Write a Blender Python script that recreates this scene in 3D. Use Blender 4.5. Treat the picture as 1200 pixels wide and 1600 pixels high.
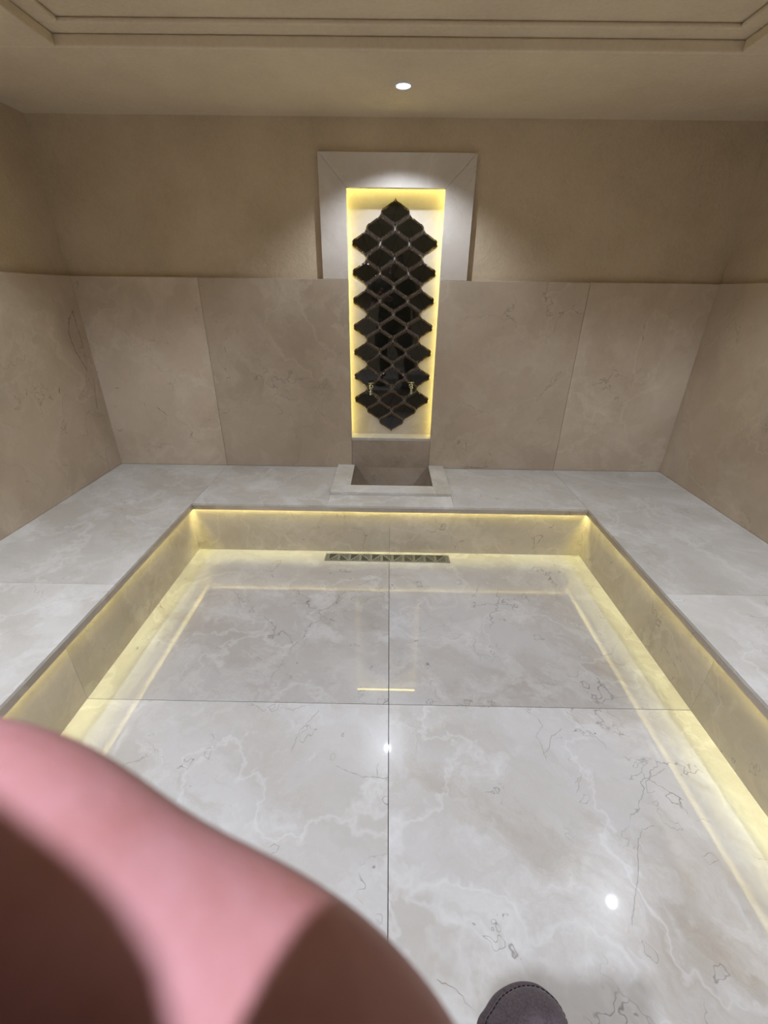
import bpy, bmesh, math, random
from mathutils import Vector, Matrix
from math import sin, cos, pi, radians
random.seed(7)
for o in list(bpy.data.objects): bpy.data.objects.remove(o)
SC = bpy.context.scene
COL = SC.collection
S = 1.5                                    # camera height above the pit floor, metres

# ---------------------------------------------------------------- camera
PITCH, YAW, ROLL, FPX = 0.4671, -0.0068, 0.0132, 676.7
Fw = Vector((sin(YAW)*cos(PITCH), cos(YAW)*cos(PITCH), -sin(PITCH)))
r0 = Vector((cos(YAW), -sin(YAW), 0)); u0 = r0.cross(Fw)
Rt = cos(ROLL)*r0 + sin(ROLL)*u0
Up = -sin(ROLL)*r0 + cos(ROLL)*u0
EYE = Vector((0, 0, S))
cd = bpy.data.cameras.new('camera'); cam = bpy.data.objects.new('camera', cd); COL.objects.link(cam)
cam.matrix_world = Matrix(((Rt.x, Up.x, -Fw.x, EYE.x), (Rt.y, Up.y, -Fw.y, EYE.y), (Rt.z, Up.z, -Fw.z, EYE.z), (0, 0, 0, 1)))
cd.sensor_fit = 'VERTICAL'; cd.sensor_height = 36; cd.sensor_width = 27
cd.lens = FPX/1600*36
cd.clip_start = 0.003; cd.clip_end = 50
cd.dof.use_dof = True; cd.dof.focus_distance = 2.6; cd.dof.aperture_fstop = 22
SC.camera = cam

# ---------------------------------------------------------------- world, exposure
w = bpy.data.worlds.new('world'); SC.world = w; w.use_nodes = True
w.node_tree.nodes['Background'].inputs[0].default_value = (.02, .02, .02, 1)
w.node_tree.nodes['Background'].inputs[1].default_value = 0.1
SC.view_settings.view_transform = 'Standard'; SC.view_settings.look = 'None'
SC.view_settings.gamma = 1; SC.view_settings.use_curve_mapping = False
SC.view_settings.exposure = 1.22
LAMP_W = 22.0                              # watts of each recessed lamp
LAMP_COL = (0.79, 0.865, 1.0)
LED_W = 26.0                                # emission strength of the LED strips
LED_COL = (1.0, 0.96, 0.42)
NICHE_LED_W = 6.5

# ---------------------------------------------------------------- room numbers (metres)
D = 2.0165*S; XL, XR = -1.3203*S, 1.343*S; YF = -1.15*S
HB = 0.2296*S; LIP = 0.0276*S
PL, PR, PY = -0.7921*S, 0.8149*S, 1.5785*S; PF = 0.17*S
WZ = 1.0506*S; CZ = 1.569*S
NX1, NX2, NZT, NZB = -.1738*S, .2041*S, 1.3578*S, .3794*S
FX1, FX2, FZT = -.2772*S, .3132*S, 1.4648*S
SX, SY = .0141*S, .8185*S
PS1, PS2 = -.7953*S, .8195*S
BSE = 1.0286*S
TY, TX1, TX2 = 1.558*S, -.891*S, .905*S
BX1, BX2, BY = -.161*S, .202*S, 1.761*S    # basin opening
OX1, OX2, OY = -.243*S, .274*S, 1.683*S    # basin rim, outer
T = .032                                   # marble cladding stands this proud of the plaster

# ---------------------------------------------------------------- helpers
def newmesh(name, bm, mat, parent=None, smooth=False, loc=None):
    me = bpy.data.meshes.new(name); bm.normal_update(); bm.to_mesh(me); bm.free()
    for m in (mat if isinstance(mat, (list, tuple)) else [mat]): me.materials.append(m)
    if smooth: me.polygons.foreach_set('use_smooth', [True]*len(me.polygons))
    o = bpy.data.objects.new(name, me); COL.objects.link(o)
    if parent is not None: o.parent = parent
    if loc is not None: o.location = loc
    return o
def tag(o, label=None, cat=None, group=None, kind=None):
    if label: o['label'] = label
    if cat: o['category'] = cat
    if group: o['group'] = group
    if kind: o['kind'] = kind
    return o
def empty(name, loc=(0, 0, 0)):
    o = bpy.data.objects.new(name, None); COL.objects.link(o); o.location = loc; o.empty_display_size = .05
    return o
def slab_layer(bm):
    return bm.faces.layers.float.get('slab') or bm.faces.layers.float.new('slab')
def tone_layer(bm):
    return bm.faces.layers.float.get('tone') or bm.faces.layers.float.new('tone')
def box(bm, x0, y0, z0, x1, y1, z1, slab=0., tone=0., bev=0.):
    sl = slab_layer(bm); tl = tone_layer(bm)
    v = [bm.verts.new(p) for p in ((x0,y0,z0),(x1,y0,z0),(x1,y1,z0),(x0,y1,z0),(x0,y0,z1),(x1,y0,z1),(x1,y1,z1),(x0,y1,z1))]
    fs = [bm.faces.new([v[i] for i in q]) for q in ((3,2,1,0),(4,5,6,7),(0,1,5,4),(1,2,6,5),(2,3,7,6),(3,0,4,7))]
    for f in fs: f[sl] = slab; f[tl] = tone
    if bev:
        es = list({e for f in fs for e in f.edges})
        r = bmesh.ops.bevel(bm, geom=es, offset=bev, segments=2, affect='EDGES', profile=.5)
        for f in r['faces']: f[sl] = slab; f[tl] = tone
def prism(bm, pts, y0, y1, slab=0., tone=0.):
    """outline pts (x, z) extruded along y"""
    sl = slab_layer(bm); tl = tone_layer(bm)
    a = [bm.verts.new((x, y0, z)) for x, z in pts]; b = [bm.verts.new((x, y1, z)) for x, z in pts]
    n = len(pts); fs = [bm.faces.new(a), bm.faces.new(b[::-1])]
    for i in range(n): fs.append(bm.faces.new((a[i], b[i], b[(i+1) % n], a[(i+1) % n])))
    for f in fs: f[sl] = slab; f[tl] = tone
    bmesh.ops.recalc_face_normals(bm, faces=fs)
def lathe(bm, prof, c=(0, 0, 0), axis='z', n=32, cap=True):
    """prof = [(radius, height)]"""
    rings = []
    for r, h in prof:
        ring = []
        for i in range(n):
            a = 2*pi*i/n; p = (r*cos(a), r*sin(a), h)
            if axis == 'y': p = (p[0], -p[2], p[1])
            if axis == 'x': p = (p[2], p[0], p[1])
            ring.append(bm.verts.new((c[0]+p[0], c[1]+p[1], c[2]+p[2])))
        rings.append(ring)
    fs = []
    for a, b in zip(rings, rings[1:]):
        for i in range(n): fs.append(bm.faces.new((a[i], a[(i+1) % n], b[(i+1) % n], b[i])))
    if cap: fs += [bm.faces.new(rings[0][::-1]), bm.faces.new(rings[-1])]
    bmesh.ops.recalc_face_normals(bm, faces=fs)
def tube(bm, pts, rad, n=12):
    pts = [Vector(p) for p in pts]; rings = []
    for i, p in enumerate(pts):
        t = (pts[min(i+1, len(pts)-1)] - pts[max(i-1, 0)]).normalized()
        a = t.cross(Vector((0, 0, 1)) if abs(t.z) < .9 else Vector((1, 0, 0))).normalized(); b = t.cross(a)
        r = rad[i] if isinstance(rad, (list, tuple)) else rad
        rings.append([bm.verts.new(p + r*(cos(2*pi*k/n)*a + sin(2*pi*k/n)*b)) for k in range(n)])
    fs = []
    for a, b in zip(rings, rings[1:]):
        for k in range(n): fs.append(bm.faces.new((a[k], a[(k+1) % n], b[(k+1) % n], b[k])))
    fs += [bm.faces.new(rings[0][::-1]), bm.faces.new(rings[-1])]
    bmesh.ops.recalc_face_normals(bm, faces=fs)

# ---------------------------------------------------------------- materials
class NT:
    def __init__(s, name):
        s.m = bpy.data.materials.new(name); s.m.use_nodes = True; s.t = s.m.node_tree
        s.b = s.t.nodes['Principled BSDF']
    def n(s, typ, **kw):
        nd = s.t.nodes.new(typ)
        for k, v in kw.items():
            if k.startswith('_'): setattr(nd, k[1:], v)
            else: nd.inputs[k.replace('__', ' ')].default_value = v
        return nd
    def l(s, a, b): s.t.links.new(a, b)
    def ramp(s, fac, stops):
        r = s.t.nodes.new('ShaderNodeValToRGB'); e = r.color_ramp.elements
        while len(e) < len(stops): e.new(.5)
        for el, (p, c) in zip(e, stops): el.position = p; el.color = (c, c, c, 1) if isinstance(c, (int, float)) else (*c, 1)
        s.l(fac, r.inputs[0]); return r.outputs[0]
    def mix(s, fac, a, b, typ='MIX'):
        m = s.t.nodes.new('ShaderNodeMix'); m.data_type = 'RGBA'; m.blend_type = typ
        for sock, v in ((m.inputs[0], fac), (m.inputs[6], a), (m.inputs[7], b)):
            if isinstance(v, bpy.types.NodeSocket): s.l(v, sock)
            elif isinstance(v, (int, float)): sock.default_value = v
            else: sock.default_value = (*v, 1)
        return m.outputs[2]
    def math(s, op, a, b=0.):
        m = s.t.nodes.new('ShaderNodeMath'); m.operation = op
        for sock, v in ((m.inputs[0], a), (m.inputs[1], b)):
            if isinstance(v, bpy.types.NodeSocket): s.l(v, sock)
            else: sock.default_value = v
        return m.outputs[0]

def marble(name, base, dark, light, rough=.3, polish=False, crack=.6, scale=1., stain=.5, coat=0., tonedark=(.62, .60, .58)):
    k = NT(name)
    tc = k.n('ShaderNodeTexCoord'); at = k.n('ShaderNodeAttribute', _attribute_name='slab'); tn = k.n('ShaderNodeAttribute', _attribute_name='tone')
    off = k.n('ShaderNodeVectorMath', _operation='SCALE'); off.inputs[0].default_value = (3.7, 5.1, 2.9); k.l(at.outputs['Fac'], off.inputs['Scale'])
    add = k.n('ShaderNodeVectorMath', _operation='ADD'); k.l(tc.outputs['Object'], add.inputs[0]); k.l(off.outputs[0], add.inputs[1])
    mp = k.n('ShaderNodeMapping', Scale=(scale, scale, scale), Rotation=(.3, .25, .7)); k.l(add.outputs[0], mp.inputs[0])
    P = mp.outputs[0]
    warp = k.n('ShaderNodeTexNoise', Scale=2.2, Detail=5.0, Roughness=.62); k.l(P, warp.inputs['Vector'])
    ws = k.n('ShaderNodeVectorMath', _operation='SCALE', Scale=.55); k.l(warp.outputs['Color'], ws.inputs[0])
    wv = k.n('ShaderNodeVectorMath', _operation='ADD'); k.l(P, wv.inputs[0]); k.l(ws.outputs[0], wv.inputs[1]); W = wv.outputs[0]
    st = k.n('ShaderNodeMapping', Scale=(.55, 1.9, 1.2)); k.l(W, st.inputs[0])
    c1 = k.n('ShaderNodeTexNoise', Scale=1.5, Detail=9.0, Roughness=.6); k.l(st.outputs[0], c1.inputs['Vector'])
    c2 = k.n('ShaderNodeTexNoise', Scale=5.0, Detail=6.0, Roughness=.65); k.l(W, c2.inputs['Vector'])
    colr = k.mix(k.ramp(c1.outputs['Fac'], [(.33, 0.), (.62, 1.)]), dark, base)
    colr = k.mix(k.math('MULTIPLY', k.ramp(c2.outputs['Fac'], [(.5, 0.), (.72, 1.)]), .55), colr, light)
    # brownish stain clouds
    c3 = k.n('ShaderNodeTexNoise', Scale=1.1, Detail=8.0, Roughness=.7); k.l(st.outputs[0], c3.inputs['Vector'])
    sm = k.math('MULTIPLY', k.ramp(c3.outputs['Fac'], [(.55, 0.), (.72, 1.)]), stain)
    colr = k.mix(sm, colr, tuple(v*q for v, q in zip(dark, (.72, .62, .48))))
    # soft whitish veins: the level line of a noise
    v1 = k.n('ShaderNodeTexNoise', Scale=1.6, Detail=3.0, Roughness=.5); k.l(W, v1.inputs['Vector'])
    lv = k.ramp(k.math('ABSOLUTE', k.math('SUBTRACT', v1.outputs['Fac'], .5)), [(0., 1.), (.016, 0.)])
    colr = k.mix(k.math('MULTIPLY', lv, .35), colr, light)
    # thin dark cracks: voronoi borders, broken up
    vo = k.n('ShaderNodeTexVoronoi', _feature='DISTANCE_TO_EDGE', Scale=3.3, Randomness=1.); k.l(W, vo.inputs['Vector'])
    ck = k.ramp(vo.outputs['Distance'], [(0., 1.), (.011, 0.)])
    mk = k.n('ShaderNodeTexNoise', Scale=2.3, Detail=4.0, Roughness=.6); k.l(P, mk.inputs['Vector'])
    ck = k.math('MULTIPLY', ck, k.ramp(mk.outputs['Fac'], [(.53, 0.), (.63, 1.)]))
    vo2 = k.n('ShaderNodeTexVoronoi', _feature='DISTANCE_TO_EDGE', Scale=7.5, Randomness=1.); k.l(W, vo2.inputs['Vector'])
    mk2 = k.n('ShaderNodeTexNoise', Scale=1.7, Detail=5.0, Roughness=.65); k.l(st.outputs[0], mk2.inputs['Vector'])
    ck = k.math('MAXIMUM', ck, k.math('MULTIPLY', k.ramp(vo2.outputs['Distance'], [(0., .8), (.014, 0.)]), k.ramp(mk2.outputs['Fac'], [(.56, 0.), (.66, 1.)])))
    # a few small fossil rings
    fo = k.n('ShaderNodeTexNoise', Scale=9.0, Detail=1.0); k.l(W, fo.inputs['Vector'])
    fr = k.ramp(k.math('ABSOLUTE', k.math('SUBTRACT', fo.outputs['Fac'], .735)), [(0., .8), (.009, 0.)])
    allc = k.math('MULTIPLY', k.math('MAXIMUM', ck, fr), crack)
    colr = k.mix(allc, colr, tuple(v*.45 for v in dark))
    colr = k.mix(tn.outputs['Fac'], colr, k.mix(1., colr, tonedark, 'MULTIPLY'))
    k.l(colr, k.b.inputs['Base Color'])
    rr = k.n('ShaderNodeMapRange'); rr.inputs['To Min'].default_value = rough*.75; rr.inputs['To Max'].default_value = rough*1.3
    k.l(c2.outputs['Fac'], rr.inputs['Value']); k.l(rr.outputs[0], k.b.inputs['Roughness'])
    k.b.inputs['IOR'].default_value = 1.5
    if polish:
        k.b.inputs['Coat Weight'].default_value = 1.; k.b.inputs['Coat Roughness'].default_value = .025; k.b.inputs['Specular IOR Level'].default_value = .3
    bp = k.n('ShaderNodeBump', Strength=.25, Distance=.0006); k.l(k.math('SUBTRACT', 0., allc), bp.inputs['Height']); k.l(bp.outputs[0], k.b.inputs['Normal'])
    return k.m

def plaster(name, col, col2, bump=.7):
    k = NT(name); tc = k.n('ShaderNodeTexCoord')
    a = k.n('ShaderNodeTexNoise', Scale=1.6, Detail=8.0, Roughness=.65); k.l(tc.outputs['Object'], a.inputs['Vector'])
    b = k.n('ShaderNodeTexNoise', Scale=60.0, Detail=6.0, Roughness=.7); k.l(tc.outputs['Object'], b.inputs['Vector'])
    c = k.n('ShaderNodeTexNoise', Scale=5.5, Detail=5.0, Roughness=.6, Distortion=.8); k.l(tc.outputs['Object'], c.inputs['Vector'])
    m = k.mix(k.ramp(a.outputs['Fac'], [(.35, 0.), (.65, 1.)]), col, col2)
    m = k.mix(k.ramp(b.outputs['Fac'], [(.3, 0.), (.7, .22)]), m, tuple(min(1, v*1.35) for v in col2))
    k.l(m, k.b.inputs['Base Color']); k.b.inputs['Roughness'].default_value = .8
    k.b.inputs['Specular IOR Level'].default_value = .25
    h = k.math('ADD', k.math('MULTIPLY', b.outputs['Fac'], .35), c.outputs['Fac'])
    bp = k.n('ShaderNodeBump', Strength=bump, Distance=.012); k.l(h, bp.inputs['Height']); k.l(bp.outputs[0], k.b.inputs['Normal'])
    return k.m

def plain(name, col, rough=.5, metal=0., ior=1.5, emit=None, strength=0., noise=0., coat=0.):
    k = NT(name)
    k.b.inputs['Roughness'].default_value = rough; k.b.inputs['Metallic'].default_value = metal; k.b.inputs['IOR'].default_value = ior
    tc = k.n('ShaderNodeTexCoord'); a = k.n('ShaderNodeTexNoise', Scale=35.0, Detail=4.0); k.l(tc.outputs['Object'], a.inputs['Vector'])
    k.l(k.mix(k.math('MULTIPLY', a.outputs['Fac'], noise), col, tuple(v*.5 for v in col)), k.b.inputs['Base Color'])
    if emit: k.b.inputs['Emission Color'].default_value = (*emit, 1); k.b.inputs['Emission Strength'].default_value = strength
    if coat: k.b.inputs['Coat Weight'].default_value = coat; k.b.inputs['Coat Roughness'].default_value = .03
    return k.m

M = {}
M['floor'] = marble('polished_cream_marble', (.57, .55, .535), (.46, .425, .385), (.72, .71, .70), rough=.24, polish=True, crack=.95, stain=.5)
M['bench'] = marble('satin_cream_marble', (.62, .595, .555), (.49, .455, .40), (.77, .755, .725), rough=.38, crack=.45, stain=.45)
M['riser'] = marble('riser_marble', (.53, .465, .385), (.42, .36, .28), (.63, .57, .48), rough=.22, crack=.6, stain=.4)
M['wall'] = marble('honed_beige_marble', (.60, .495, .38), (.48, .39, .29), (.70, .61, .49), rough=.4, crack=.55, scale=.8, stain=.35)
M['frame'] = marble('pale_frame_marble', (.62, .56, .49), (.54, .48, .41), (.70, .66, .60), rough=.35, crack=.3, stain=.15)
M['basin'] = marble('basin_marble', (.48, .40, .32), (.38, .31, .24), (.55, .48, .40), rough=.4, crack=.4)
M['plaster'] = plaster('brown_lime_plaster', (.47, .375, .255), (.59, .485, .345))
M['ceil'] = plaster('ceiling_plaster', (.60, .50, .37), (.70, .60, .45), bump=.35)
M['led'] = plain('led_strip_glow', (1, .9, .6), emit=LED_COL, strength=LED_W)
M['nled'] = plain('niche_led_glow', (1, .9, .6), emit=(1.0, .85, .22), strength=NICHE_LED_W)
M['grout'] = plain('dark_joint', (.10, .085, .07), rough=.8, noise=.5)
M['mirror'] = plain('dark_bevelled_mirror_glass', (.009, .008, .005), rough=.03, ior=1.55)
M['bevel'] = plain('bevelled_mirror_edge', (.11, .088, .078), rough=.06, metal=.85)
M['steel'] = plain('brushed_steel', (.42, .41, .37), rough=.32, metal=.9, noise=.3)
M['darksteel'] = plain('drain_channel', (.05, .05, .045), rough=.5, metal=.4)
M['chrome'] = plain('smoked_chrome', (.34, .36, .40), rough=.2, metal=1.)
M['white_metal'] = plain('white_lamp_ring', (.75, .78, .82), rough=.4)
M['lampglow'] = plain('lamp_lens', (1, 1, 1), emit=(.85, .92, 1.), strength=7.)

# ---------------------------------------------------------------- floor
bm = bmesh.new(); g = .0012
ys = [PF-.05, SY, PY+.05]
for j in range(2):
    for i, (x0, x1) in enumerate(((PL-.06, SX-g), (SX+g, PR+.06))):
        box(bm, x0, ys[j]+g, -.03, x1, ys[j+1]-g, 0, slab=1.3+i*2.1+j*3.7, tone=(.0, .5)[j], bev=.0006)
fl = newmesh('floor', bm, M['floor']); tag(fl, 'polished cream marble slabs of the sunken floor with thin dark joints', kind='structure')
bm = bmesh.new(); box(bm, XL-.2, YF-.2, -.08, XR+.2, D+.4, -.030)
sub = newmesh('joint', bm, M['grout'], fl)

# ---------------------------------------------------------------- walls: plaster backing with marble cladding standing proud
def wall(name, plaster_boxes, slabs, label):
    bm = bmesh.new()
    for b in plaster_boxes: box(bm, *b)
    wl = newmesh(name, bm, M['plaster']); tag(wl, label, kind='structure')
    bm = bmesh.new()
    for b, s, t in slabs: box(bm, *b, slab=s, tone=t, bev=.0025)
    c = newmesh('marble_cladding', bm, M['wall'], wl); c['label'] = 'beige marble slabs of the lower wall'
    return wl
PD = D+T                                    # plaster face of the back wall
ND = D+.075*S                               # back panel of the niche
cut = 0.045                                 # niche cavity is wider than its opening
wall('wall_back',
     [(XL-.25, PD, -.03, NX1-cut, PD+.25, CZ+.02), (NX2+cut, PD, -.03, XR+.25, PD+.25, CZ+.02),
      (NX1-cut, PD, NZT+cut, NX2+cut, PD+.25, CZ+.02), (NX1-cut, ND+.03, -.03, NX2+cut, PD+.25, NZT+cut)],
     [((XL-T, D, HB, PS1-.0006, PD+.004, WZ), 2.2, .0), ((PS1+.0006, D, HB, NX1, PD+.004, WZ), 7.7, .42),
      ((NX2, D, HB, PS2-.0006, PD+.004, WZ), 11.3, .32), ((PS2+.0006, D, HB, XR+T, PD+.004, WZ), 15.9, .0)],
     'back wall, brown plaster above beige marble slabs')
wall('wall_left', [(XL-T-.2, YF-.2, -.03, XL-T, PD+.02, CZ+.02)],
     [((XL-T, .93, HB, XL, D, WZ), 21.1, .15), ((XL-T, -.55, HB, XL, .928, WZ), 25.4, .0), ((XL-T, YF, HB, XL, -.552, WZ), 28.4, .1)],
     'left wall, brown plaster above beige marble slabs')
wall('wall_right', [(XR+T, YF-.2, -.03, XR+T+.2, PD+.02, CZ+.02)],
     [((XR, .93, HB, XR+T, D, WZ), 31.1, .2), ((XR, -.55, HB, XR+T, .928, WZ), 35.4, .1), ((XR, YF, HB, XR+T, -.552, WZ), 38.4, .1)],
     'right wall, brown plaster above beige marble slabs')
wall('wall_front', [(XL-T, YF-T-.2, -.03, XR+T, YF-T, CZ+.02)],
     [((XL-T, YF-T, HB, 0, YF, WZ), 41.1, .2), ((.001, YF-T, HB, XR+T, YF, WZ), 45.4, .1)],
     'front wall behind the viewer')

# ---------------------------------------------------------------- ceiling: flat border and a stepped tray
TF = -.75*S
bm = bmesh.new()
R1, R2, LD = .028*S, .012*S, .048*S
def frame_ring(z0, z1, ax0, ax1, ay0, ay1, bx0, bx1, by0, by1):
    box(bm, ax0, by1, z0, ax1, ay1, z1); box(bm, ax0, ay0, z0, ax1, by0, z1)
    box(bm, ax0, by0, z0, bx0, by1, z1); box(bm, bx1, by0, z0, ax1, by1, z1)
frame_ring(CZ, CZ+R1, XL-T-.05, XR+T+.05, YF-T-.05, PD+.05, TX1, TX2, TF, TY)
frame_ring(CZ+R1, CZ+R1+R2, XL-T-.05, XR+T+.05, YF-T-.05, PD+.05, TX1+LD, TX2-LD, TF+LD, TY-LD)
box(bm, XL-T-.05, YF-T-.05, CZ+R1+R2, XR+T+.05, PD+.05, CZ+R1+R2+.05)
ce = newmesh('ceiling', bm, M['ceil']); tag(ce, 'sand coloured plaster ceiling with a stepped rectangular tray', kind='structure')
bv = ce.modifiers.new('soft', 'BEVEL'); bv.width = .008; bv.segments = 3; bv.limit_method = 'ANGLE'

# ---------------------------------------------------------------- bench round the pit
OH, GR = .028, .006                         # overhang of the seat slab, depth of its lip
bench = empty('stone_bench', (0, D, 0))
tag(bench, 'built-in cream marble bench running round the sunken floor under the walls', 'bench')
bl = (-bench.location.x, -bench.location.y, 0)
def bpart(name, bm, mat, label=None):
    o = newmesh(name, bm, mat, bench, loc=bl)
    if label: o['label'] = label
    return o
zt, zb = HB, HB-LIP
def lipbox(bm, x0, y0, x1, y1, s, t=0.): box(bm, x0, y0, zb, x1, y1, zt, slab=s, tone=t, bev=.0012)
bm = bmesh.new()                            # top slabs, cut round the basin
W2 = .05                                    # width of the solid lip, the slab is thinner behind it
th = .014
def top(x0, y0, x1, y1, s, t=0.): box(bm, x0, y0, zt-th, x1, y1, zt, slab=s, tone=t, bev=.0008)
g = .0007
top(PL+g, PY, OX1-g, D, 51, .25); top(OX2+g, PY, PR-g, D, 53, .2); top(OX1+g, PY, OX2-g, BY, 55, 0)
top(OX1, BY, BX1, D, 55.3); top(BX2, BY, OX2, D, 55.6)
for (xa, xb, s0) in ((XL, PL-g, 60), (PR+g, XR, 70)):
    top(xa, BSE+g, xb, D, s0+1, .22); top(xa, PF+g, xb, BSE-g, s0+2.7, .0); top(xa, YF, xb, PF-g, s0+4.1, .1)
top(PL+g, YF, PR-g, PF, 82, .1)
bpart('seat_slab', bm, M['bench'], 'pale cream marble seat slabs')
bm = bmesh.new(); q = .014                  # turned-down front lip
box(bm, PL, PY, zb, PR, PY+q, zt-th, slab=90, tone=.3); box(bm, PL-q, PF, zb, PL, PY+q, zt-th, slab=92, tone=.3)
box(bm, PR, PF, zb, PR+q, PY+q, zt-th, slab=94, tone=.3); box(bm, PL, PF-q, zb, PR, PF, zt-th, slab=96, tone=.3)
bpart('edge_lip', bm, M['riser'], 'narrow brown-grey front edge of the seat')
RS = OH                                     # the riser stands this far behind the lip
FZ = 0.0
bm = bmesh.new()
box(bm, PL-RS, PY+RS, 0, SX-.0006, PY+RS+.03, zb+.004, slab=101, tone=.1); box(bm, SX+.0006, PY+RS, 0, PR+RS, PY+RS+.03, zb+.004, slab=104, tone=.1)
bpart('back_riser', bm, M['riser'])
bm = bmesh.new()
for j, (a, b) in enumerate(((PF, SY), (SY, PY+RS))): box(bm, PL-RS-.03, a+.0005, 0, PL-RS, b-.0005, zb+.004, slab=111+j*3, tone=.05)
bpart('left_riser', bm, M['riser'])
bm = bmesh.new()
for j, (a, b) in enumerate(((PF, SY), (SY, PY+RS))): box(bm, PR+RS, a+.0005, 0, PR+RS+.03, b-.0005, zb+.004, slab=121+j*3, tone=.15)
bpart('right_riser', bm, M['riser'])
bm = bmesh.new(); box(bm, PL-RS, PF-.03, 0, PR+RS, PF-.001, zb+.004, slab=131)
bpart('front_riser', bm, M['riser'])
# LED strips up in the groove behind the lip
zl = zt-th-.006
for nm, b in (('back', (PL-RS+.02, PY+q+.003, PR+RS-.02, PY+RS-.001)), ('left', (PL-RS+.001, PF, PL-q-.003, PY+.01)),
              ('right', (PR+q+.003, PF, PR+RS-.001, PY+.01))):
    bm = bmesh.new(); box(bm, b[0], b[1], zl, b[2], b[3], zl+.004)
    o = bpart('led_strip', bm, M['led'], 'glowing yellow LED strip under the seat edge')

# ---------------------------------------------------------------- basin
bas = empty('marble_basin', ((BX1+BX2)/2, D, HB))
tag(bas, 'square marble washing basin let into the bench below the lit niche', 'basin')
L0 = -bas.location
bm = bmesh.new(); zr = HB+.021
g = 0
box(bm, OX1, OY+.0, HB+.0005, OX2, BY, zr, slab=141, bev=.001)
box(bm, OX1, BY, HB+.0005, BX1, D-.001, zr, slab=143, bev=.001)
box(bm, BX2, BY, HB+.0005, OX2, D-.001, zr, slab=145, bev=.001)
newmesh('rim', bm, M['bench'], bas, loc=L0)
bm = bmesh.new(); zb2 = .06
box(bm, BX1-.02, BY-.02, zb2, BX2+.02, D+.04, zb2+.02, slab=151)
box(bm, BX1-.02, BY-.02, zb2, BX1, D+.02, HB-.0005, slab=153); box(bm, BX2, BY-.02, zb2, BX2+.02, D+.02, HB-.0005, slab=155)
box(bm, BX1, BY-.02, zb2, BX2, BY, HB-.0005, slab=157)
box(bm, BX1-.02, D+.006, zb2, BX2+.02, D+.03, HB-.0005, slab=159)
newmesh('bowl', bm, M['basin'], bas, loc=L0); 

# ---------------------------------------------------------------- niche
ni = empty('wall_niche', ((NX1+NX2)/2, D, NZB))
tag(ni, 'tall lit niche with pale marble surround in the middle of the back wall', 'niche')
L0 = -ni.location
bm = bmesh.new(); y0, y1 = D, PD+.004; e = .0006
prism(bm, [(FX1, WZ), (NX1, WZ), (NX1, NZT), (FX1, FZT)], y0, y1, 161)
prism(bm, [(FX2, WZ), (FX2, FZT), (NX2, NZT), (NX2, WZ)], y0, y1, 163)
prism(bm, [(FX1+e, FZT), (NX1+e, NZT), (NX2-e, NZT), (FX2-e, FZT)], y0, y1, 165)
o = newmesh('surround', bm, M['frame'], ni, loc=L0)
bv = o.modifiers.new('b', 'BEVEL'); bv.width = .0015; bv.limit_method = 'ANGLE'
bm = bmesh.new(); box(bm, NX1-cut, ND, NZB-.1, NX2+cut, ND+.029, NZT+cut, slab=171)
newmesh('back_panel', bm, M['frame'], ni, loc=L0)
bm = bmesh.new()
box(bm, NX1-cut-.02, PD+.004, NZB-.02, NX1-cut, ND+.029, NZT+cut, slab=173); box(bm, NX2+cut, PD+.004, NZB-.02, NX2+cut+.02, ND+.029, NZT+cut, slab=175)
box(bm, NX1-cut-.02, PD+.004, NZT+cut, NX2+cut+.02, ND+.029, NZT+cut+.02, slab=177)
newmesh('side_panel', bm, M['frame'], ni, loc=L0)
bm = bmesh.new(); box(bm, NX1-cut, D+.006, NZB-.02, NX2+cut, ND, NZB, slab=181, bev=.0008)
# sill front trimmed to the opening
for v in bm.verts:
    if v.co.y < PD: v.co.x = max(NX1+.0005, min(NX2-.0005, v.co.x))
newmesh('sill', bm, M['bench'], ni, loc=L0)
bm = bmesh.new(); box(bm, NX1+.0005, D+.006, HB-.0, NX2-.0005, D+.05, NZB-.0205, slab=183, tone=.3)
newmesh('apron', bm, M['basin'], ni, loc=L0)['label'] = 'plain brown marble panel between sill and basin'
for nm, b in (('l', (NX1-cut+.001, ND-.040, NZB+.004, NX1-cut+.008, ND-.026, NZT+cut-.01)), ('r', (NX2+cut-.008, ND-.040, NZB+.004, NX2+cut-.001, ND-.026, NZT+cut-.01)),
              ('t', (NX1-cut+.01, ND-.040, NZT+cut-.008, NX2+cut-.01, ND-.026, NZT+cut-.001))):
    bm = bmesh.new(); box(bm, *b)
    newmesh('led_strip', bm, M['nled'], ni, loc=L0)['label'] = 'glowing yellow LED strip behind the niche edge'

# ---------------------------------------------------------------- mirrored arabesque tiles
def bez(p0, p1, p2, p3, t):
    a = (1-t); return tuple(a**3*p0[i]+3*a*a*t*p1[i]+3*a*t*t*p2[i]+t**3*p3[i] for i in (0, 1))
def lantern():
    h_ = [(0, .5), (.010, .445), (.042, .392), (.085, .350), (.120, .334), (.128, .348), (.148, .322), (.190, .292), (.22, .272)]
    q = h_ + [(.25, .25)] + [(.5-x, .5-z) for x, z in h_[::-1]][:-1]
    out = []
    out += q                                              # top -> right
    out += [(x, -z) for x, z in q[::-1][:-1]] if False else []
    q2 = [(x, -z) for x, z in (q + [(.5, 0)])][::-1]       # right -> bottom
    full = q + q2[:-1] + [(0, -.5)]
    full += [(-x, z) for x, z in full[::-1][1:-1]]
    return full
OUT = lantern()
pw, ph = .1195*S, .1060*S
cx, cz0 = .0155*S, (1+.290)*S
rows = [1] + [2, 3]*7 + [2, 1]
yb = ND-.001
bm = bmesh.new()
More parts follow.
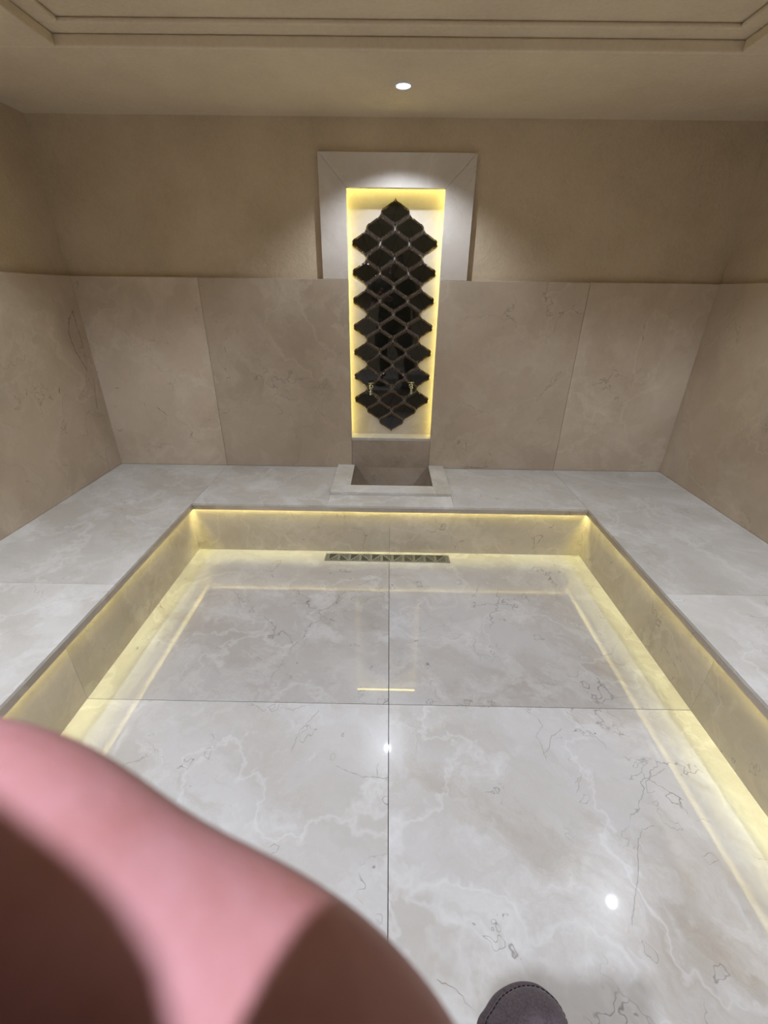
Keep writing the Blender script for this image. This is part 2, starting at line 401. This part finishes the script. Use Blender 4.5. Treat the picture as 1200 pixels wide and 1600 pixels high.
def tile(bm, x, z):
    k0, k1 = .965, .80
    def ring(k, y): return [bm.verts.new((x+px*pw*k, y, z+pz*ph*k)) for px, pz in OUT]
    def ringi(k, y):                                       # inner face: follows the outline at an even distance
        r = []
        n = len(OUT)
        for i in range(n):
            a = Vector((OUT[i-1][0]*pw, OUT[i-1][1]*ph)); b = Vector((OUT[i][0]*pw, OUT[i][1]*ph)); c = Vector((OUT[(i+1) % n][0]*pw, OUT[(i+1) % n][1]*ph))
            d = (c-a).normalized(); nn = Vector((-d.y, d.x))
            if i == 0 or abs(b.x) < 1e-6: nn = Vector((0, 1 if b.y > 0 else -1))*1.9
            ix, iz = b.x*.97-nn.x*k, b.y*.97-nn.y*k
            r.append([ix, iz, (ix*(1 if OUT[i][0] >= 0 else -1) > .0005) and abs(OUT[i][0]) > 1e-6])
        zt_ = max(q_[1] for q_ in r if q_[2]); zb_ = min(q_[1] for q_ in r if q_[2])
        out = []
        for (ix, iz, ok), (ox, oz) in zip(r, OUT):
            if not ok: ix, iz = 0., (zt_+.007 if oz > 0 else zb_-.007)
            out.append(bm.verts.new((x+ix, y, z+iz)))
        return out
    a = ring(k0, yb); b = ring(k0, yb-.0045); c = ringi(.0098, yb-.0095)
    n = len(OUT)
    for i in range(n):
        j = (i+1) % n
        bm.faces.new((a[i], a[j], b[j], b[i])).material_index = 1
        bm.faces.new((b[i], b[j], c[j], c[i])).material_index = 1
    u_ = []
    for v in c:
        if not u_ or (v.co-u_[-1].co).length > 1e-6: u_.append(v)
    while (u_[0].co-u_[-1].co).length < 1e-6: u_.pop()
    f = bm.faces.new([bm.verts.new(v.co) for v in u_]); f.material_index = 0
    return f
caps = []
for r_, cnt in enumerate(rows):
    z = cz0 - r_*ph/2
    for c_ in range(cnt):
        caps.append(tile(bm, cx + (c_-(cnt-1)/2)*pw, z))
for f in caps:                                             # every glass face sits at its own tiny tilt
    c = f.calc_center_median(); ax, az = random.uniform(-.012, .012), random.uniform(-.012, .012)
    for v in f.verts: v.co.y += (v.co.x-c.x)*ax + (v.co.z-c.z)*az
bmesh.ops.recalc_face_normals(bm, faces=bm.faces)
mp_ = newmesh('mirror_tile_panel', bm, [M['mirror'], M['bevel']])
tag(mp_, 'tall pointed panel of dark mirror tiles with bright edges inside the lit niche', 'wall decoration')

# ---------------------------------------------------------------- taps
def tap(x, z, label):
    t = empty('tap', (x, ND-.01, z)); tag(t, label, 'tap', 'pair of taps in the niche')
    bm = bmesh.new()
    lathe(bm, [(.017, 0), (.018, .004), (.012, .008), (.0095, .012), (.0095, .052), (.011, .055), (.011, .064), (.006, .067)], axis='y', n=24)
    newmesh('body', bm, M['chrome'], t, smooth=True)
    bm = bmesh.new()
    tube(bm, [(0, -.045, -.004), (0, -.052, -.018), (0, -.058, -.034), (0, -.059, -.046)], [.0085, .0085, .0078, .0085], 16)
    newmesh('spout', bm, M['chrome'], t, smooth=True)
    bm = bmesh.new()
    lathe(bm, [(.005, .006), (.005, .026), (.008, .028), (.008, .034), (.003, .037)], c=(0, -.045, 0), n=16)
    tube(bm, [(-.019, -.045, .031), (-.012, -.045, .031), (.012, -.045, .031), (.019, -.045, .031)], [.0035, .003, .003, .0035], 10)
    tube(bm, [(0, -.064, .031), (0, -.026, .031)], .003, 10)
    newmesh('handle', bm, M['chrome'], t, smooth=True)
    return t
tap(-.082*S, (1-.392)*S, 'left of two small dark chrome taps on the mirror tiles')
tap(.104*S, (1-.386)*S, 'right of two small dark chrome taps on the mirror tiles')

# ---------------------------------------------------------------- floor drain
dr = empty('floor_drain', (.006*S, 1.548*S, .0005)); tag(dr, 'long narrow patterned steel floor drain at the foot of the back riser', 'drain')
hw, hd = .262*S, .0275*S
hy0, hy1 = -hd, hd
bm = bmesh.new()
fr = .006
box(bm, -hw, hy0, 0, hw, hy0+fr, .004); box(bm, -hw, hy1-fr, 0, hw, hy1, .004)
box(bm, -hw, hy0+fr, 0, -hw+fr*2, hy1-fr, .004); box(bm, hw-fr*2, hy0+fr, 0, hw, hy1-fr, .004)
newmesh('frame', bm, M['steel'], dr)
bm = bmesh.new(); box(bm, -hw+.008, hy0+.004, .0002, hw-.008, hy1-.004, .0012)
newmesh('channel', bm, M['darksteel'], dr)
bm = bmesh.new(); ncell = 11; x0 = -hw+.02; cwid = (2*hw-.04)/ncell; ya, yb2 = hy0+fr, hy1-fr; HH = yb2-ya
for i in range(ncell+1):
    xx = x0+i*cwid; box(bm, xx-.006, ya, .001, xx+.006, yb2, .0042)
for i in range(ncell):
    a = x0+i*cwid+.006; b = x0+(i+1)*cwid-.006; up = i % 2 == 0
    n = 8                                                   # diagonal bar
    p0, p1 = ((a, ya), (b, yb2)) if up else ((a, yb2), (b, ya))
    dx, dy = p1[0]-p0[0], p1[1]-p0[1]; L = math.hypot(dx, dy); nx, ny = -dy/L*.004, dx/L*.004
    vs = [(p0[0]+nx, p0[1]+ny), (p0[0]-nx, p0[1]-ny), (p1[0]-nx, p1[1]-ny), (p1[0]+nx, p1[1]+ny)]
    lo = [bm.verts.new((x, y, .001)) for x, y in vs]; hi = [bm.verts.new((x, y, .0042)) for x, y in vs]
    fs = [bm.faces.new(hi)] + [bm.faces.new((lo[k], lo[(k+1) % 4], hi[(k+1) % 4], hi[k])) for k in range(4)]
    bmesh.ops.recalc_face_normals(bm, faces=fs)
    for k in range(1, 5):                                   # fine bars standing on the diagonal
        xx = a+(b-a)*(.25+.17*k); yy = ya + dy*((xx-a)/(b-a)) if up else yb2 - HH*((xx-a)/(b-a))
        if up: box(bm, xx-.0022, ya, .001, xx+.0022, yy, .0040)
        else: box(bm, xx-.0022, yy, .001, xx+.0022, yb2, .0040)
newmesh('grate', bm, M['steel'], dr)

# ---------------------------------------------------------------- recessed lamps
def downlight(x, y, label, z=CZ, watts=LAMP_W):
    t = empty('recessed_lamp', (x, y, z)); tag(t, label, 'ceiling lamp', 'recessed ceiling lamps')
    bm = bmesh.new(); lathe(bm, [(.040, 0.), (.040, -.003), (.037, -.005), (.033, -.0045), (.031, -.001), (.031, 0.)], n=48, cap=False)
    newmesh('trim_ring', bm, M['white_metal'], t, smooth=True)
    bm = bmesh.new(); lathe(bm, [(.0312, -.0008), (.0312, -.0022), (.02, -.003), (.004, -.0034)], n=48)
    newmesh('lens', bm, M['lampglow'], t, smooth=True)
    ld = bpy.data.lights.new('lamp_light', 'SPOT'); ld.energy = watts; ld.color = LAMP_COL
    ld.spot_size = radians(122); ld.spot_blend = .5; ld.shadow_soft_size = .012
    lo = bpy.data.objects.new('lamp_light', ld); COL.objects.link(lo); lo.parent = t; lo.location = (0, 0, -.024)
    return t
downlight(.030*S, 1.769*S, 'small round white recessed lamp in the ceiling above the niche', watts=15.)
downlight(1.095*S, 1.013*S, 'recessed lamp over the right-hand bench')
downlight(-1.085*S, 1.013*S, 'recessed lamp over the left-hand bench')
downlight(1.095*S, .22*S, 'added unseen recessed lamp over the right-hand bench beside the viewer')  # added out of view to light the near end of the room
downlight(-1.085*S, .22*S, 'added unseen recessed lamp over the left-hand bench beside the viewer')  # added out of view, set forward so the finger's near side stays dark
downlight(-.30, -.25, 'added unseen lamp in the tray above the viewer, lighting the finger', z=CZ+R1+R2, watts=56.)  # added out of view to put the bright patch on the finger

# ---------------------------------------------------------------- the larger single veins of the stone (thin inlaid ribbons, measured off the slabs)
M['vein'] = plain('brown_vein', (.20, .15, .10), rough=.5, noise=.5)
M['pale_vein'] = plain('grey_vein', (.34, .30, .25), rough=.4, noise=.5)
def vein(parent, axis, value, lines, mat, width=.0022):
    """lines: lists of (a, b) on the plane  axis = value;  the other two coordinates in x, y, z order"""
    bm = bmesh.new(); sl = slab_layer(bm)
    for ln in lines:
        pts = []
        for (a0, b0), (a1, b1) in zip(ln, ln[1:]):
            d = math.hypot(a1-a0, b1-b0); n = max(2, int(d/.008))
            for i in range(n):
                t = i/n; pts.append((a0+(a1-a0)*t+random.gauss(0, .0016), b0+(b1-b0)*t+random.gauss(0, .0016)))
        pts.append(ln[-1]); L = []; R = []
        for i, p in enumerate(pts):
            q0 = pts[max(0, i-1)]; q1 = pts[min(len(pts)-1, i+1)]; dx, dy = q1[0]-q0[0], q1[1]-q0[1]; l = math.hypot(dx, dy) or 1
            w_ = width*random.uniform(.25, 1.)*(.35 if i in (0, len(pts)-1) else 1)*.5
            for lst, sg in ((L, 1), (R, -1)):
                a, b = p[0]-dy/l*w_*sg, p[1]+dx/l*w_*sg
                lst.append(bm.verts.new({0: (value, a, b), 1: (a, value, b), 2: (a, b, value)}[axis]))
        for i in range(len(pts)-1): bm.faces.new((L[i], L[i+1], R[i+1], R[i]))
    return newmesh('vein', bm, mat, parent, loc=-parent.location)
def on(u, v, axis, value):                                # where the sight line of a photo point meets a wall or floor plane
    d = (u-600)/FPX*Rt - (v-800)/FPX*Up + Fw; p = EYE + d*((value-EYE[axis])/d[axis])
    return tuple(p[i] for i in range(3) if i != axis)
def L_(axis, value, *pts): return [on(u, v, axis, value) for u, v in pts]
obs_ = {o.name: o for o in COL.objects}
e_ = .0004
vein(obs_['wall_left'], 0, XL+e_, [L_(0, XL+e_, (113, 485), (108, 500), (107, 520), (116, 545), (126, 562), (137, 580)),
     L_(0, XL+e_, (113, 485), (118, 503), (124, 520), (131, 545)), L_(0, XL+e_, (146, 590), (149, 618), (152, 640)),
     L_(0, XL+e_, (41, 606), (42, 618)), L_(0, XL+e_, (92, 604), (93, 616))], M['vein'], .006)
vein(obs_['wall_back'], 1, D-e_, [L_(1, D-e_, (224, 628), (229, 638)), L_(1, D-e_, (1007, 507), (1006, 514)), L_(1, D-e_, (1004, 524), (1005, 532)),
     L_(1, D-e_, (178, 605), (186, 607)), L_(1, D-e_, (245, 636), (262, 650)), L_(1, D-e_, (725, 730), (750, 731), (763, 729))], M['vein'], .005)
RY = PY+RS-e_
vein(bench, 1, RY, [L_(1, RY, (832, 860), (835, 850), (834, 840), (843, 836), (848, 838), (842, 846), (838, 850)), L_(1, RY, (857, 825), (864, 822), (866, 819))], M['vein'], .004)
RX = PR+RS-e_
F_ = e_
vein(fl, 2, F_, [
     L_(2, F_, (393, 1099), (405, 1106), (412, 1112), (420, 1104), (432, 1100)), L_(2, F_, (405, 1106), (402, 1113)), L_(2, F_, (420, 1104), (424, 1113), (434, 1108), (436, 1100)),
     L_(2, F_, (436, 1105), (455, 1110), (478, 1102)), L_(2, F_, (500, 1108), (486, 1124), (470, 1140), (462, 1156), (455, 1176)),
     L_(2, F_, (517, 1180), (521, 1176), (524, 1181), (522, 1188), (517, 1188), (516, 1181)), L_(2, F_, (524, 1196), (545, 1206), (563, 1213), (606, 1216)), L_(2, F_, (589, 1214), (589, 1200), (592, 1192)),
     L_(2, F_, (326, 1150), (331, 1146), (336, 1154), (328, 1159)), L_(2, F_, (320, 1172), (330, 1168), (326, 1188), (318, 1180), (320, 1172)),
     L_(2, F_, (420, 1325), (428, 1319), (436, 1322), (432, 1332), (422, 1336)), L_(2, F_, (755, 1239), (762, 1238), (769, 1237)),
     L_(2, F_, (880, 1108), (902, 1126), (915, 1140), (930, 1150), (945, 1163), (948, 1172)), L_(2, F_, (820, 1108), (840, 1122), (848, 1134), (838, 1150), (846, 1166), (856, 1192)),
     L_(2, F_, (880, 1138), (862, 1150), (858, 1168), (848, 1180)), L_(2, F_, (1040, 1200), (1022, 1212), (1008, 1222), (1012, 1240), (1024, 1236)),
     L_(2, F_, (1024, 1290), (1004, 1296), (998, 1310), (996, 1335), (998, 1362), (992, 1400), (988, 1446)),
     L_(2, F_, (1058, 1184), (1076, 1196), (1080, 1207)), L_(2, F_, (898, 1225), (908, 1212), (902, 1240)),
     L_(2, F_, (1098, 1338), (1112, 1332), (1122, 1344), (1108, 1350), (1098, 1340)), L_(2, F_, (680, 1530), (712, 1545), (728, 1565), (742, 1580))], M['pale_vein'], .0024)

# ---------------------------------------------------------------- the person taking the picture
def cs(x, y, z): return EYE + x*Rt + y*Up + z*Fw          # metres from the lens: right, up, forward
def px(u, v, z): return EYE + z*((u-600)/FPX*Rt - (v-800)/FPX*Up + Fw)
def skin_mesh(name, chains, mat, parent, loc, sub=3, root=0):
    """chains = [[(key or None, position, radius or (rx, ry)), ...]]; a repeated key joins chains"""
    keys = {}; vs = []; rad = []; es = []
    for ch in chains:
        prev = None
        for k, p, r in ch:
            if k in keys and k is not None: i = keys[k]
            else:
                i = len(vs); vs.append(Vector(p)); rad.append(r if isinstance(r, tuple) else (r, r))
                if k is not None: keys[k] = i
            if prev is not None and prev != i: es.append((prev, i))
            prev = i
    me = bpy.data.meshes.new(name); me.from_pydata([tuple(v) for v in vs], es, []); me.materials.append(mat)
    o = bpy.data.objects.new(name, me); COL.objects.link(o)
    md = o.modifiers.new('skin', 'SKIN'); md.use_smooth_shade = True; md.branch_smoothing = .6
    for i, sv in enumerate(me.skin_vertices[0].data):
        sv.radius = rad[i]; sv.use_root = (i == root)
    sb = o.modifiers.new('sub', 'SUBSURF'); sb.levels = sub; sb.render_levels = sub
    o.parent = parent; o.location = loc
    return o
k = NT('skin'); tc = k.n('ShaderNodeTexCoord')
a_ = k.n('ShaderNodeTexNoise', Scale=70.0, Detail=4.0, Roughness=.6); k.l(tc.outputs['Object'], a_.inputs['Vector'])
k.l(k.mix(k.ramp(a_.outputs['Fac'], [(.35, 0.), (.7, 1.)]), (.38, .15, .14), (.50, .24, .26)), k.b.inputs['Base Color'])
k.b.inputs['Specular IOR Level'].default_value = .9; k.b.inputs['Roughness'].default_value = .48; k.b.inputs['Subsurface Weight'].default_value = .06
k.b.inputs['Subsurface Radius'].default_value = (.006, .002, .001); k.b.inputs['Subsurface Scale'].default_value = 1.
b_ = k.n('ShaderNodeTexNoise', Scale=400.0, Detail=4.0); k.l(tc.outputs['Object'], b_.inputs['Vector'])
bp_ = k.n('ShaderNodeBump', Strength=.15, Distance=.0004); k.l(b_.outputs['Fac'], bp_.inputs['Height']); k.l(bp_.outputs[0], k.b.inputs['Normal'])
M['skin'] = k.m
M['shirt'] = plain('black_cotton', (.02, .02, .024), rough=.9, noise=.4)
M['trousers'] = plain('dark_trouser_cloth', (.05, .04, .045), rough=.9, noise=.4)
M['hair'] = plain('dark_hair', (.02, .014, .01), rough=.6)
k = NT('dark_grey_purple_felt'); tc = k.n('ShaderNodeTexCoord')
a_ = k.n('ShaderNodeTexNoise', Scale=260.0, Detail=5.0, Roughness=.7); k.l(tc.outputs['Object'], a_.inputs['Vector'])
k.l(k.mix(k.ramp(a_.outputs['Fac'], [(.3, 0.), (.7, 1.)]), (.055, .040, .046), (.14, .108, .12)), k.b.inputs['Base Color'])
k.b.inputs['Roughness'].default_value = .95; k.b.inputs['Sheen Weight'].default_value = .3
bp_ = k.n('ShaderNodeBump', Strength=.4, Distance=.001); k.l(a_.outputs['Fac'], bp_.inputs['Height']); k.l(bp_.outputs[0], k.b.inputs['Normal'])
M['felt'] = k.m
M['stitch'] = plain('black_stitching', (.02, .014, .018), rough=.9)

FZ0 = HB
person = empty('person', (.05, -.2, FZ0))
tag(person, 'person behind the lens, pink blurred finger and dark felt shoe showing at the bottom', 'person')
PL0 = -person.location
pel = ('pel', (.035, -.29, 1.20), (.14, .10))
body = [
 [pel, ('wai', (.03, -.30, 1.36), (.115, .085)), ('che', (.02, -.31, 1.55), (.13, .095)), ('nec', (.02, -.31, 1.68), (.055, .055)),
  ('jaw', (.02, -.285, 1.745), (.060, .068)), ('hea', (.02, -.29, 1.82), (.082, .090)), ('top', (.02, -.295, 1.90), (.074, .084))],
 [('che', 0, 0), (None, (.17, -.32, 1.615), (.06, .06)), (None, (.21, -.33, 1.58), .052), (None, (.25, -.36, 1.34), .040), (None, (.27, -.31, 1.22), .036),
  ('wr', (.28, -.22, 1.10), .025), ('pr', (.28, -.20, 1.03), (.022, .036))],
 [('pr', 0, 0), (None, (.283, -.165, .99), .0095), (None, (.283, -.155, .955), .0085), (None, (.28, -.16, .925), .007)],
 [('pr', 0, 0), (None, (.285, -.19, .975), .0095), (None, (.285, -.183, .935), .0085), (None, (.28, -.185, .90), .007)],
 [('pr', 0, 0), (None, (.283, -.212, .975), .009), (None, (.283, -.210, .94), .008), (None, (.278, -.208, .91), .007)],
 [('pr', 0, 0), (None, (.28, -.233, .985), .008), (None, (.28, -.235, .955), .007), (None, (.275, -.232, .932), .006)],
 [('wr', 0, 0), (None, (.265, -.175, 1.06), .012), (None, (.255, -.15, 1.02), .0095), (None, (.255, -.14, .99), .008)],
 # left arm, bent up to the lens
 [('che', 0, 0), (None, (-.13, -.32, 1.615), (.06, .06)), (None, (-.17, -.33, 1.58), .052), (None, (-.24, -.27, 1.44), .042), (None, (-.275, -.23, 1.355), .038),
  (None, (-.21, -.16, 1.39), .036), ('wl', cs(-.120, -.095, -.045), .025), ('pl', cs(-.098, -.052, -.012), (.020, .034))],
 [('pl', 0, 0), (None, cs(-.074, -.014, .008), .0115), (None, cs(-.048, -.0195, .0235), .0105),
  (None, px(-40, 1375, .0290), .0107), (None, px(125, 1488, .0285), .0093), (None, px(255, 1590, .0295), .0110), (None, px(455, 1690, .0300), .0108), (None, px(600, 1830, .0290), .0097), (None, px(680, 1990, .0270), .0074)],
 [('pl', 0, 0), (None, cs(-.080, -.036, .002), .0105), (None, cs(-.056, -.052, .004), .0095), (None, cs(-.032, -.062, -.003), .0085), (None, cs(-.018, -.062, -.012), .007)],
 [('pl', 0, 0), (None, cs(-.086, -.058, .000), .0100), (None, cs(-.060, -.073, .003), .0090), (None, cs(-.037, -.082, -.005), .0080), (None, cs(-.025, -.080, -.014), .007)],
 [('pl', 0, 0), (None, cs(-.092, -.076, -.006), .0090), (None, cs(-.068, -.093, -.004), .0080), (None, cs(-.050, -.098, -.010), .0070), (None, cs(-.040, -.096, -.018), .006)],
 [('wl', 0, 0), (None, cs(-.082, -.034, -.020), .0130), (None, cs(-.066, .006, -.018), .0130), (None, cs(-.052, .0188, -.015), .0132), (None, cs(-.0405, .0100, -.0135), .0132), (None, cs(-.0295, -.0015, -.013), .0130)],  # hidden thumb, bent to cast shade on the lower left of the finger
 # legs
 [('pel', 0, 0), (None, (.13, -.26, 1.10), .085), (None, (.17, -.12, .94), .070), (None, (.205, -.02, .80), .054), (None, (.225, .02, .66), .052), ('ar', (.238, .085, .43), .034),
  (None, (.25, .16, .385), (.040, .026)), (None, (.26, .235, .368), (.044, .016))],
 [('pel', 0, 0), (None, (-.05, -.28, 1.10), .085), (None, (-.06, -.24, .94), .070), (None, (-.07, -.20, .79), .054), (None, (-.07, -.22, .64), .052), ('al', (-.07, -.27, .43), .034),
  (None, (-.075, -.20, .385), (.040, .026)), (None, (-.085, -.12, .368), (.044, .016))],
]
skin_mesh('body', body, M['skin'], person, PL0, sub=3)
def ering(bm, c, rx, ry, n=36):
    return [bm.verts.new((c[0]+rx*cos(2*pi*i/n), c[1]+ry*sin(2*pi*i/n), c[2])) for i in range(n)]
def eloft(bm, spec, cap=(True, True)):
    rs = [ering(bm, *q_) for q_ in spec]; fs = []
    for a, b in zip(rs, rs[1:]):
        for i in range(len(a)): fs.append(bm.faces.new((a[i], a[(i+1) % len(a)], b[(i+1) % len(a)], b[i])))
    if cap[0]: fs.append(bm.faces.new(rs[0][::-1]))
    if cap[1]: fs.append(bm.faces.new(rs[-1]))
    bmesh.ops.recalc_face_normals(bm, faces=fs)
bm = bmesh.new()
eloft(bm, [((.035, -.290, 1.13), .185, .140), ((.034, -.292, 1.24), .178, .136), ((.030, -.298, 1.36), .168, .128), ((.024, -.305, 1.48), .182, .135),
           ((.02, -.31, 1.57), .195, .132), ((.02, -.315, 1.62), .178, .115), ((.02, -.315, 1.65), .125, .090), ((.02, -.312, 1.672), .078, .070)])
tube(bm, [(.12, -.315, 1.60), (.18, -.322, 1.595), (.215, -.33, 1.565), (.235, -.345, 1.48), (.248, -.358, 1.40)], [.060, .068, .066, .060, .058], 24)
tube(bm, [(-.08, -.315, 1.60), (-.14, -.322, 1.595), (-.175, -.325, 1.565), (-.208, -.298, 1.50), (-.232, -.275, 1.45)], [.060, .068, .066, .060, .058], 24)
newmesh('shirt', bm, M['shirt'], person, smooth=True, loc=PL0)
bm = bmesh.new()
eloft(bm, [((.04, -.27, 1.03), .150, .120), ((.04, -.275, 1.10), .178, .140), ((.036, -.288, 1.20), .176, .134), ((.034, -.292, 1.26), .166, .126)])
tube(bm, [(.11, -.27, 1.12), (.135, -.24, 1.06), (.17, -.12, .94), (.205, -.02, .80), (.225, .02, .66), (.235, .07, .50), (.238, .082, .45)], [.105, .108, .098, .080, .076, .066, .064], 28)
tube(bm, [(-.035, -.28, 1.12), (-.05, -.27, 1.06), (-.06, -.24, .94), (-.07, -.20, .79), (-.07, -.22, .64), (-.07, -.262, .49), (-.07, -.267, .45)], [.105, .108, .098, .080, .076, .066, .064], 28)
newmesh('trousers', bm, M['trousers'], person, smooth=True, loc=PL0)
def ball(bm, c, r, seg=20):
    m_ = Matrix.Translation(c) @ Matrix.Diagonal((r[0], r[1], r[2], 1)); bmesh.ops.create_uvsphere(bm, u_segments=seg, v_segments=seg//2+2, radius=1, matrix=m_)
def feature(name, balls, mat):
    bm = bmesh.new()
    for c, r in balls: ball(bm, c, r)
    return newmesh(name, bm, mat, person, smooth=True, loc=PL0)
feature('nose', [((.02, -.208, 1.795), (.013, .016, .022)), ((.02, -.200, 1.788), (.017, .015, .011))], M['skin'])
feature('mouth', [((.02, -.213, 1.757), (.024, .010, .006)), ((.02, -.214, 1.748), (.021, .010, .006))], M['skin'])
feature('chin', [((.02, -.222, 1.722), (.026, .022, .018))], M['skin'])
M['eye'] = plain('eye_dark', (.05, .04, .035), rough=.15)
for sx_ in (-1, 1):
    feature('ear', [((.02+sx_*.078, -.292, 1.80), (.008, .020, .032))], M['skin'])
    feature('eye', [((.02+sx_*.032, -.216, 1.820), (.013, .008, .007))], M['eye'])
bm = bmesh.new(); ball(bm, (.02, -.312, 1.865), (.086, .098, .092), 32)
for v in bm.verts:                                        # short hair: open over the face
    if v.co.y > -.25 and v.co.z < 1.885: v.co.y = -.25-.2*(v.co.y+.25); 
    v.co += Vector((random.gauss(0, .0012), random.gauss(0, .0012), random.gauss(0, .0012)))
newmesh('hair', bm, M['hair'], person, smooth=True, loc=PL0)

TOE = [(.225, .358), (.249, .385), (.276, .408), (.313, .424), (.348, .430), (.384, .425), (.416, .403), (.428, .381), (.431, .361)]
def slipper(dx, dy, mirror=False, label=None):
    kx = 1.130/1.480                                        # the outline seen in the picture, brought to the height of the foot
    toe = [Vector((x*kx, y*kx, 0)) for x, y in TOE]
    full = [Vector((.176, .225, 0)), Vector((.190, .150, 0)), Vector((.195, .100, 0)), Vector((.203, .062, 0)), Vector((.225, .040, 0)), Vector((.250, .034, 0)),
            Vector((.277, .042, 0)), Vector((.294, .065, 0)), Vector((.302, .110, 0)), Vector((.315, .160, 0)), Vector((.331, .225, 0))]
    loop = toe + full[::-1]                                 # closed: toe left->right, then back along the right side to the heel and up the left
    # smooth closed resampling (Catmull-Rom)
    P = []; n = len(loop)
    for i in range(n):
        a, b, c, d = loop[i-1], loop[i], loop[(i+1) % n], loop[(i+2) % n]
        for t in (0, .25, .5, .75):
            P.append(.5*((2*b) + (-a+c)*t + (2*a-5*b+4*c-d)*t*t + (-a+3*b-3*c+d)*t**3))
    if mirror: P = [Vector((-p.x, p.y, 0)) for p in P][::-1]
    P = [p+Vector((dx, dy, 0)) for p in P]
    cxm = Vector((sum(p.x for p in P)/len(P), 0, 0))
    def spine(p):                                           # middle line of the foot at this length
        s_ = 1 if not mirror else -1
        yy = p.y-dy; return Vector((dx + s_*(.250+.055*max(0, min(1, (yy-.03)/.24))), max(.085, min(.235, yy))+dy, 0))
    def ring(bm, k, z, hx=None):
        r = []
        for p in P:
            c = spine(p); v = c.lerp(p, k); yy = (v.y-dy)
            zz = z if hx is None else FZ0+.012+hx(k, yy)
            r.append(bm.verts.new((v.x, v.y, zz)))
        return r
    def loft(bm, rings, top=True, bot=True):
        for a, b in zip(rings, rings[1:]):
            for i in range(len(a)): bm.faces.new((a[i], a[(i+1) % len(a)], b[(i+1) % len(a)], b[i]))
        if top: bm.faces.new(rings[-1])
        if bot: bm.faces.new(rings[0][::-1])
        bmesh.ops.recalc_face_normals(bm, faces=bm.faces)
    bm = bmesh.new()
    loft(bm, [ring(bm, .96, FZ0+.0005), ring(bm, 1.0, FZ0+.004), ring(bm, 1.0, FZ0+.022), ring(bm, .98, FZ0+.026), ring(bm, .90, FZ0+.027)])
    so = newmesh('shoe_sole', bm, M['felt'], person, smooth=True, loc=PL0)
    def hgt(k, yy):
        rise = .030 + .040*max(0, min(1, (.25-yy)/.16))
        return .014 + rise*(max(0., 1-(k/.93)**2.6))**.55
    bm = bmesh.new()
    loft(bm, [ring(bm, kk, 0, hgt) for kk in (.93, .925, .91, .88, .83, .76, .66, .54, .4, .25, .1, .02)], bot=False)
    up = newmesh('shoe', bm, M['felt'], person, smooth=True, loc=PL0); up['label'] = label or 'dark grey-purple felt shoe with stitched toe edge'
    so.parent = up; so.location = (0, 0, 0)
    # row of stitches along the toe
    bm = bmesh.new(); s_ = ring(bm, .905, 0, hgt); co = [v.co.copy() for v in s_]
    for v in s_: bm.verts.remove(v)
    cc = [c+Vector((0, 0, .0012)) for c in co]; cc.append(cc[0])
    L = [0]
    for a, b in zip(cc, cc[1:]): L.append(L[-1]+(b-a).length)
    def at(d):
        for i in range(len(L)-1):
            if L[i+1] >= d: return cc[i].lerp(cc[i+1], (d-L[i])/max(1e-9, L[i+1]-L[i]))
        return cc[-1]
    d = 0
    while d < L[-1]-.008:
        tube(bm, [at(d), at(d+.003), at(d+.006)], [.0007, .0010, .0007], 6); d += .0085
    st = newmesh('stitching', bm, M['stitch'], up, smooth=True)
slipper(0, 0)
slipper(.17, -.345, mirror=True, label='left felt shoe')


# ---------------------------------------------------------------- the phone that takes the picture: unseen, its back just behind the lens, placed to shade the finger
ph_ = empty('phone', tuple(cs(.0156, -.060, -.007))); tag(ph_, 'unseen dark phone held by the person at the viewpoint, placed to shade the finger', 'phone')
ph_.rotation_euler = cam.matrix_world.to_euler()
bm = bmesh.new(); box(bm, -.037, -.078, -.004, .037, .078, .0035, bev=.003)
newmesh('case', bm, M['shirt'], ph_)
bm = bmesh.new(); box(bm, -.035, -.076, -.0044, .035, .076, -.0038)
newmesh('screen', bm, M['mirror'], ph_)
